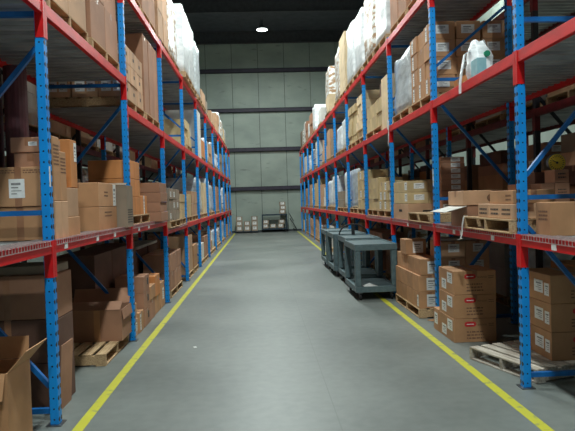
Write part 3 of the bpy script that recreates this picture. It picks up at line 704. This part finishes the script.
s_.bar((2.18, 6.33, 1.236), (2.17, 6.43, 1.215), .03, .003, 'label'); s_ = s_.build('plastic_strap'); tag(s_, 'white plastic strap hanging from the pale pallet over the right beam', 'strap')
# bay 2
pallet(2.73, 8.23, ZR, 'pale yellowish pallet with nothing stacked at its front, second bay, right rack shelf', 'wood', 0, 1, .98)
carton(2.58, 2.95, 8.35, 8.75, zp, 1.70, 'brown', 'brown carton under the thin labelled cartons, second bay, right rack shelf', None, 0, None, [('-y', .1, .5, .1, .5, 'label')])
for k_ in range(7):
    carton(2.6, 2.94, 8.36, 8.75, 1.703+k_*.08, 1.703+k_*.08+.078, 'brown', 'thin brown carton with white label, %s from bottom, rear stack, right shelf' % ORD[k_], 'thin labelled cartons', 0, None, [('-y', .42, .82, .15, .9, 'label')])
carton(2.26, 2.9, 8.95, 9.95, ZR, 1.60, 'tan', 'low wide tan carton with hand hole, second bay, right rack shelf', None, 0, None, [('-y', .35, .6, .45, .6, 'hole'), ('-x', .4, .6, .5, .65, 'hole')])
for k_, (a, b) in enumerate(((2.26, 2.58), (2.585, 2.9))):
    for q, (c_, d_) in enumerate(((1.603, 1.775), (1.778, 1.95))):
        carton(a, b, 8.96, 9.9, c_, d_, 'yellow', 'yellowish carton with white label, %s %s, on the low wide carton' % (['upper', 'lower'][1-q], ['aisle side', 'inner side'][k_]), 'yellowish labelled cartons', 0, None, [('-y', .3, .8, .3, .8, 'label'), ('-x', .05, .2, .2, .9, 'label')])
grid('right', 3, 1, 10.2, 11.35, .53, 3, 3, 'yellow', 'near', 2, .4, True, [('-x', .4, .75, .1, .9, 'label')], jit=.03)
grid('right', 3, 1, 11.42, 12.5, .63, 2, 3, 'yellow', 'far', 1, .5, True, jit=.03)
grid('right', 4, 1, 12.7, 13.75, .85, 2, 4, 'yellow', 'near', 1, .5, True, [('-x', .1, .4, .2, .9, 'label')])
wrapped('right', 4, 1, 13.85, 15.0, .95, 'filmgrey', 'far')
wrapped('right', 5, 1, 15.2, 16.1, .95, 'film', 'near')
grid('right', 5, 1, 16.2, 17.4, .45, 3, 2, 'greyed', 'far', 1, .5, True)
# ---- right, second shelf
o = MB(); pts = [(2.24, 6.02, 3.0), (2.20, 6.0, 2.93), (2.19, 6.02, 2.84), (2.195, 6.04, 2.80)]
bm = bmesh.new(); bmesh.ops.create_cube(bm, size=1); bmesh.ops.subdivide_edges(bm, edges=list(bm.edges), cuts=7, use_grid_fill=True)
for v in bm.verts:
    c = v.co; t = c.z+.5; r_ = math.hypot(c.x, c.y); k_ = (1-.28*max(0, 4*r_*r_-.6))*(1.0+.12*math.sin(PI*t)-.42*t*t)
    v.co = (c.x*.31*k_+.012*math.sin(14*t+5*c.y)-.03*t, c.y*.29*k_+.012*math.sin(11*t+7*c.x), t*.44+.02*math.sin(9*c.x+4*c.y)*(t > .9))
me = bpy.data.meshes.new('plastic_bag'); bm.to_mesh(me); bm.free(); me.materials.append(M['film']); me.polygons.foreach_set('use_smooth', [True]*len(me.polygons))
bg_ = link('plastic_bag', me, None, (2.47, 6.42, 2.936))
tag(bg_, 'white plastic bag with green emblem hanging over the upper right beam', 'bag')
tl = MB()
for a, b in zip([(-.2, -.05, .3), (-.24, -.05, .1), (-.25, -.03, -.02)], [(-.24, -.05, .1), (-.25, -.03, -.02), (-.252, -.03, -.12)]): tl.bar(a, b, .05, .012, 'film', up=(1,0,0))
tl.bar((-.14, -.05, .34), (-.2, -.05, .3), .05, .012, 'film'); tl.build('hanging_tail', bg_)
MB().cyl((.02, -.138, .29), (.02, -.10, .29), .032, 16, 'green').build('green_emblem', bg_)
carton(2.29, 2.39, 6.06, 6.24, 2.935, 3.13, 'teal', 'pale blue package beside the white plastic bag, right rack second shelf', None, 0, None)
grid('right', 1, 2, 6.75, 7.4, .22, 2, 1, 'orange', 'far', 1, .4, False, setback=.2)
grid('right', 2, 2, 7.68, 8.72, .93, 3, 4, 'kraft', 'near', 3, .33, True, [('-x', .55, .75, .1, .9, 'label')], jit=.03, nmarks=[('-y', .2, .75, .3, .8, 'label')])
wrapped('right', 2, 2, 8.82, 9.95, .95, 'filmgrey', 'far')
carton(2.27, 2.6, 10.2, 10.75, 2.935, 3.86, 'litcard', 'tall narrow brightly lit carton, third bay, right rack second shelf', None, 0, None)
grid('right', 3, 2, 10.85, 12.45, .52, 3, 2, 'yellow', 'far', 2, .45, True, jit=.03)
carton(2.4, 2.9, 10.9, 11.5, 3.592, 3.93, 'dark', 'dark carton on top of the yellowish load, third bay, right rack second shelf', None, 0, None)
grid('right', 4, 2, 12.7, 13.8, .98, 2, 5, 'litcard', 'near', 1, .5, True, jit=.06)
grid('right', 4, 2, 13.9, 15.0, .9, 2, 5, 'yellow', 'far', 1, .5, True, jit=.06)
wrapped('right', 5, 2, 15.2, 16.3, .8, 'film', 'near', pal=True)
wrapped('right', 5, 2, 16.4, 17.5, .7, 'film', 'far')
# ---- right, top shelf
grid('right', 1, 3, 5.2, 6.2, 1.0, 1, 2, 'tan', 'near', 1, .5, True)
wrapped('right', 1, 3, 6.3, 7.4, 1.2, 'filmbrown', 'far')
wrapped('right', 2, 3, 7.7, 8.8, 1.3, 'film', 'near')
grid('right', 2, 3, 8.9, 9.95, 1.2, 2, 2, 'brown', 'far', 1, .5, True)
wrapped('right', 3, 3, 10.2, 11.3, 1.2, 'film', 'near', setback=-.02)
wrapped('right', 3, 3, 11.4, 12.5, 1.35, 'filmbrown', 'far', setback=-.02)
wrapped('right', 4, 3, 12.7, 13.8, 1.3, 'film', 'near', setback=-.02)
wrapped('right', 4, 3, 13.9, 15.0, 1.4, 'film', 'far', setback=-.02)
grid('right', 5, 3, 15.25, 16.3, 1.5, 2, 5, 'litcard', 'near', 1, .5, True)
wrapped('right', 5, 3, 16.4, 17.5, 1.45, 'filmbrown', 'far')
# ---- the deeper bays of both rows
rnd = random.Random(11)
MATS = ['tan', 'brown', 'greyed', 'yellow', 'litcard', 'whitebox', 'litcard', 'tan']  # paler boards mixed in to carry the brightness of the far bays
for side, Ys, n0 in (('left', LA, 6), ('right', RB, 6)):
    for i in range(n0, len(Ys)-1):
        ya, yb = Ys[i]+.12, Ys[i+1]-.05; L_ = (yb-ya)/2
        for lv in range(4):
            for p in range(2):
                if side == 'left' and i == 6 and lv in (1, 2) and p == 0: continue
                hmax = [.85, 1.1, 1.0, 1.0][lv]
                h = hmax*rnd.uniform(.55, 1.0)
                if lv == 3: h = rnd.uniform(.35, .6) if i < 8 else rnd.uniform(.6, 1.05)
                if lv == 3 and side == 'right' and i == 6 and p == 0: wrapped(side, i, lv, a, b, 1.45, 'filmbrown', 'near'); continue
                a, b = ya+p*L_+.04, ya+(p+1)*L_-.04
                if rnd.random() < .14: continue
                if rnd.random() < .33:
                    wrapped(side, i, lv, a, b, h, rnd.choice(['film', 'filmbrown', 'filmgrey', 'film']), ['near', 'far'][p])
                else:
                    grid(side, i, lv, a, b, h, 2, max(1, round(h/.38)), rnd.choice(MATS), ['near', 'far'][p], 1, .6, True, far=True, jit=.04)
def mixed(side, i, lv, a, b, which, r):
    xf, s = xface(side); z = zbase(side, i, lv)+.001; top = z+r.uniform(.95, 1.25); n = 0
    pal_ = ['brown', 'tan', 'dark', 'orange', 'whitebox', 'greyed', 'brown', 'kraft']
    while z < top-.08 and n < 6:
        h = r.uniform(.12, .3); d = r.uniform(.5, .9); m_ = r.choice(pal_); o1 = r.uniform(0, .12); c0 = r.uniform(0, .1)
        mk = [('-y', .15, .4, .3, .75, 'label')] if r.random() < .4 else []
        if s > 0 and r.random() < .5: mk.append(('-x', .3, .5, .2, .8, 'label'))
        carton(xf+s*o1, xf+s*(o1+d), a+c0, b-r.uniform(0, .2), z, z+h, m_, '%s carton, %s from bottom, %s mixed stack, %s' % (WORD[m_], ORD[n], which, where(side, i, lv).replace('bay, ', 'bay ').replace(', first', ' first')), 'mixed cartons in the rear racks', 0, 'x', mk)
        z += h+.002; n += 1
# ---- black racks behind
rnd = random.Random(5)
for side, Ys in (('rear left', LA), ('rear right', RB)):
    for i in range(1, 8 if side == 'rear left' else 9):
        ya, yb = Ys[i]+.12, Ys[i+1]-.06; L_ = (yb-ya)/2
        for lv in range(3):
            for p in range(2):
                a, b = ya+p*L_+.04, ya+(p+1)*L_-.04
                q = rnd.random(); h = rnd.uniform(.95, 1.2) if lv == 1 else rnd.uniform(.6, .95)
                if q < .12 and lv != 1: continue
                if lv == 1 and i < (5 if side == 'rear right' else 3): mixed(side, i, lv, a, b, ['near', 'far'][p], rnd); continue
                if q < .35 and not (side == 'rear right' and lv == 1 and i < 4): wrapped(side, i, lv, a, b, h, rnd.choice(['filmbrown', 'film', 'filmgrey']), ['near', 'far'][p], d=.85)
                elif i > 3: (lambda xf, s: STUFF.box(min(xf, xf+s*.8), max(xf, xf+s*.8), a, b, zbase(side, i, lv)+.001, zbase(side, i, lv)+h, rnd.choice(['brown', 'dark', 'tan'])))(*xface(side))
                else: grid(side, i, lv, a, b, h, 1, rnd.choice([1, 2, 3]), rnd.choice(['brown', 'tan', 'dark', 'whitebox', 'orange']), ['near', 'far'][p], 1, .8, True, far=True)
o = MB().box(-.07, .07, -.05, .05, 0, .006, 'kraft').build('cardboard_scrap', None, (2.33, 7.98, .001), .5); tag(o, 'small flat piece of cardboard on the floor by the right yellow line', 'cardboard')
o = MB().box(-.018, .018, -.025, .025, 0, .006, 'label').build('paper_scrap', None, (-.83, 7.0, .001), .3); tag(o, 'tiny white paper scrap lying on the aisle floor right of left yellow line', 'paper')
# ------------------------------------------------------------------ utility carts along the right line
def cart(y0, y1, label, handle=None, x0=1.52, x1=2.27, rz=0):
    dx, dy = x1-x0, y1-y0; r = empty('utility_cart', ((x0+x1)/2, (y0+y1)/2, 0), rz); tag(r, label, 'cart', 'grey utility carts parked along the right line')
    m = MB().box(-dx/2, dx/2, -dy/2, dy/2, .80, .885, 'cart'); 
    for (a, b, c, d_) in ((-dx/2, dx/2, -dy/2, -dy/2+.03), (-dx/2, dx/2, dy/2-.03, dy/2), (-dx/2, -dx/2+.03, -dy/2+.03, dy/2-.03), (dx/2-.03, dx/2, -dy/2+.03, dy/2-.03)): m.box(a, b, c, d_, .885, .90, 'cart')
    m.build('top_tray', r, bevel=.004)
    m = MB().box(-dx/2, dx/2, -dy/2, dy/2, .13, .20, 'cart')
    for (a, b, c, d_) in ((-dx/2, dx/2, -dy/2, -dy/2+.03), (-dx/2, dx/2, dy/2-.03, dy/2), (-dx/2, -dx/2+.03, -dy/2+.03, dy/2-.03), (dx/2-.03, dx/2, -dy/2+.03, dy/2-.03)): m.box(a, b, c, d_, .20, .225, 'cart')
    m.build('bottom_tray', r, bevel=.004)
    for sx in (-1, 1):
        for sy in (-1, 1):
            MB().box(sx*(dx/2-.05)-.048, sx*(dx/2-.05)+.048, sy*(dy/2-.06)-.055, sy*(dy/2-.06)+.055, .226, .80, 'cart').build('corner_post', r, bevel=.012)
            c = MB().box(sx*(dx/2-.09)-.025, sx*(dx/2-.09)+.025, sy*(dy/2-.1)-.03, sy*(dy/2-.1)+.03, .095, .13, 'steel').build('caster', r)
            MB().cyl((sx*(dx/2-.09)-.016, sy*(dy/2-.1), .055), (sx*(dx/2-.09)+.016, sy*(dy/2-.1), .055), .055, 20, 'rubber').build('wheel', c)
    r.scale = (1, 1, 1.045)
    if handle:
        pts = []
        for k_ in range(15):
            a = PI*k_/14; pts.append((-.30*math.cos(a), handle*(dy/2-.03), .90+.21*math.sin(a)))
        MB().path(pts, .016, 10, 'rubber').bar((0, handle*(dy/2-.03), .9), (0, handle*(dy/2-.03), 1.10), .07, .02, 'rubber').build('push_handle', r, smooth=False)
    return r
cart(9.72, 11.0, 'nearest grey utility cart, paper on its lower tray, beside the yellow line', None, 1.54, 2.25)
cart(11.36, 12.6, 'grey utility cart with black arched handle, second in the row from the camera', 1, 1.63, 2.3)
cart(12.85, 14.1, 'grey utility cart without handle, third in the row from the camera', None, 1.57, 2.3)
cart(14.35, 15.6, 'grey utility cart at the far end of the row, fourth from the camera', None, 1.57, 2.3)
pp = MB().quad([(-.12, -.09, .0), (.0, -.10, .012), (.02, .09, .045), (-.10, .10, .006)], 'label').quad([(.0, -.10, .012), (.13, -.07, .0), (.10, .10, .012), (.02, .09, .045)], 'label').build('paper_sheet', None, (1.82, 9.92, .211), .2)
pp.location.z = .211; tag(pp, 'crumpled white paper lying in the lower tray of the nearest cart', 'paper')
# ------------------------------------------------------------------ by the end wall
sc = empty('shelf_cart', (.75, 32.75, 0)); tag(sc, 'dark blue two-tier shelf cart holding cartons against the back wall', 'shelf')
W2, D2 = .70, .28
MB().box(-W2, W2, -D2, D2, .92, .99, 'cartblue').build('top_shelf', sc); MB().box(-W2, W2, -D2, D2, .14, .22, 'cartblue').build('bottom_shelf', sc)
for sx in (-1, 1):
    for sy in (-1, 1):
        MB().box(sx*(W2-.03)-.03, sx*(W2-.03)+.03, sy*(D2-.03)-.03, sy*(D2-.03)+.03, .2205, .9195, 'cartblue').build('post', sc)
        MB().cyl((sx*(W2-.1)-.02, sy*(D2-.1), .07), (sx*(W2-.1)+.02, sy*(D2-.1), .07), .07, 14, 'rubber').build('wheel', sc)
E_ = [('-y', .2, .8, .3, .9, 'label')]
WL = 'small grey-brown carton with white label %s of the end wall shelf cart'
for k_, (x, z, n) in enumerate(((-.52, .221, 'at bottom left inside'), (-.1, .221, 'at bottom middle inside'), (.32, .221, 'at bottom right inside'), (-.5, .45, 'upper left inside'), (.38, .45, 'upper right inside'), (.44, .991, 'lowest on the top'), (.47, 1.215, 'middle on the top'), (.45, 1.44, 'uppermost on the top'))):
    carton(.75+x-.16, .75+x+.17, 32.56, 32.9, z, z+.22, 'greyed', WL % n, 'small cartons at the end wall', 0, None, E_)
dl = empty('floor_dolly', (-.78, 32.75, 0)); tag(dl, 'low dark dolly carrying stacked small cartons against the back wall', 'dolly')
MB().box(-.66, .66, -.28, .28, .06, .1, 'cartblue').build('platform', dl)
for sx in (-1, 1):
    for sy in (-1, 1): MB().cyl((sx*.55-.015, sy*.2, .03), (sx*.55+.015, sy*.2, .03), .03, 12, 'rubber').build('wheel', dl)
for c_, (x, hh) in enumerate(((-.42, 3), (.0, 2), (.42, 3))):
    for k_ in range(hh):
        carton(-.78+x-.17, -.78+x+.17, 32.56, 32.9, .101+k_*.27, .101+k_*.27+.265, 'greyed', 'small grey-brown carton on the low dolly, %s stack, %s' % (['left', 'middle', 'right'][c_], ['bottom', 'second', 'third'][k_]), 'small cartons at the end wall', 0, None, E_)
cb = MB().path([(1.62, 33.0, .72), (1.70, 33.1, .58), (1.82, 33.1, .42), (1.98, 33.1, .12), (1.92, 33.1, .03), (1.8, 33.15, .14)], .022, 8, 'rubber').path([(1.60, 33.22, 1.0), (1.75, 33.2, .7), (1.86, 33.1, .55)], .012, 8, 'rubber').build('loose_hose')
tag(cb, 'black hose leaning in loops against the back wall beside the shelf cart', 'hose')

for k_, p in PAL.items():
    if k_ not in palused:
        for c_ in list(p.children): bpy.data.objects.remove(c_)
        bpy.data.objects.remove(p)

# leftover far cartons in one object
if STUFF.v:
    o = STUFF.build('distant_cartons', fix=False); tag(o, 'many small far off cartons stacked in the deepest bays and the rear racks', 'boxes', None, 'stuff')

# ------------------------------------------------------------------ lights
def highbay(x, y, z, p, label):
    r = empty('high_bay_lamp', (x, y, z)); tag(r, label, 'ceiling lamp', 'high bay lamps in rows under the roof')
    MB().cyl((0,0,.22), (0,0,.42), .09, 16, 'steel').build('ballast', r, smooth=False)
    MB().cyl((0,0,0), (0,0,.22), .26, 24, 'steel', .1).build('reflector', r)
    MB().cyl((0,0,-.012), (0,0,-.002), .24, 24, 'lamp').build('lens', r)
    MB().cyl((0,0,.42), (0,0,ZC-.6-z), .008, 6, 'steel').build('hanger', r)
    l = bpy.data.lights.new('lamp_light', 'AREA'); l.shape = 'DISK'; l.size = .5; l.energy = p; l.color = (.90, 1.0, .97)
    lo = bpy.data.objects.new('lamp_light', l); COL.objects.link(lo); lo.parent = r; lo.location = (0, 0, -.03)
for k_, (y, pw) in enumerate(((-3.4, 560), (1.0, 560), (6.2, 330), (11.4, 400), (16.6, 500), (21.8, 580), (27.0, 600))):
    highbay(.32, y, 9.5, pw, 'high bay lamp over the aisle, %s from the camera end' % ORD[k_])
for k_, y in enumerate((3.6, 11.4, 19.2)):
    highbay(-6.4, y, 9.5, 260, 'high bay lamp over the left outer aisle, %s from camera end' % ORD[k_])
    highbay(6.9, y, 9.5, 240, 'high bay lamp over the right outer aisle, %s from camera end' % ORD[k_])
wd = bpy.data.worlds.new('world'); SC.world = wd; wd.use_nodes = True
bg = wd.node_tree.nodes['Background']; bg.inputs[0].default_value = (.75, .85, 1, 1); bg.inputs[1].default_value = .05

# ------------------------------------------------------------------ camera
yaw, pit, rol, f, H = .0451, .025, .0307, 590, 1.705
cam = bpy.data.cameras.new('camera'); cam.sensor_width = 36; cam.lens = f/575*36; cam.clip_end = 200
co = bpy.data.objects.new('camera', cam); COL.objects.link(co)
fw = Vector((math.sin(yaw)*math.cos(pit), math.cos(yaw)*math.cos(pit), -math.sin(pit)))
rt = Vector((math.cos(yaw), -math.sin(yaw), 0)); up = rt.cross(fw)
R2 = rt*math.cos(rol)-up*math.sin(rol); U2 = up*math.cos(rol)+rt*math.sin(rol)
co.matrix_world = Matrix(((R2.x, U2.x, -fw.x, 0), (R2.y, U2.y, -fw.y, 0), (R2.z, U2.z, -fw.z, H), (0,0,0,1)))
SC.camera = co
SC.view_settings.view_transform = 'Standard'; SC.view_settings.look = 'None'; SC.view_settings.gamma = 1; SC.view_settings.exposure = -.45
SC.view_settings.use_curve_mapping = False
SC.cycles.use_denoising = True
#DBG
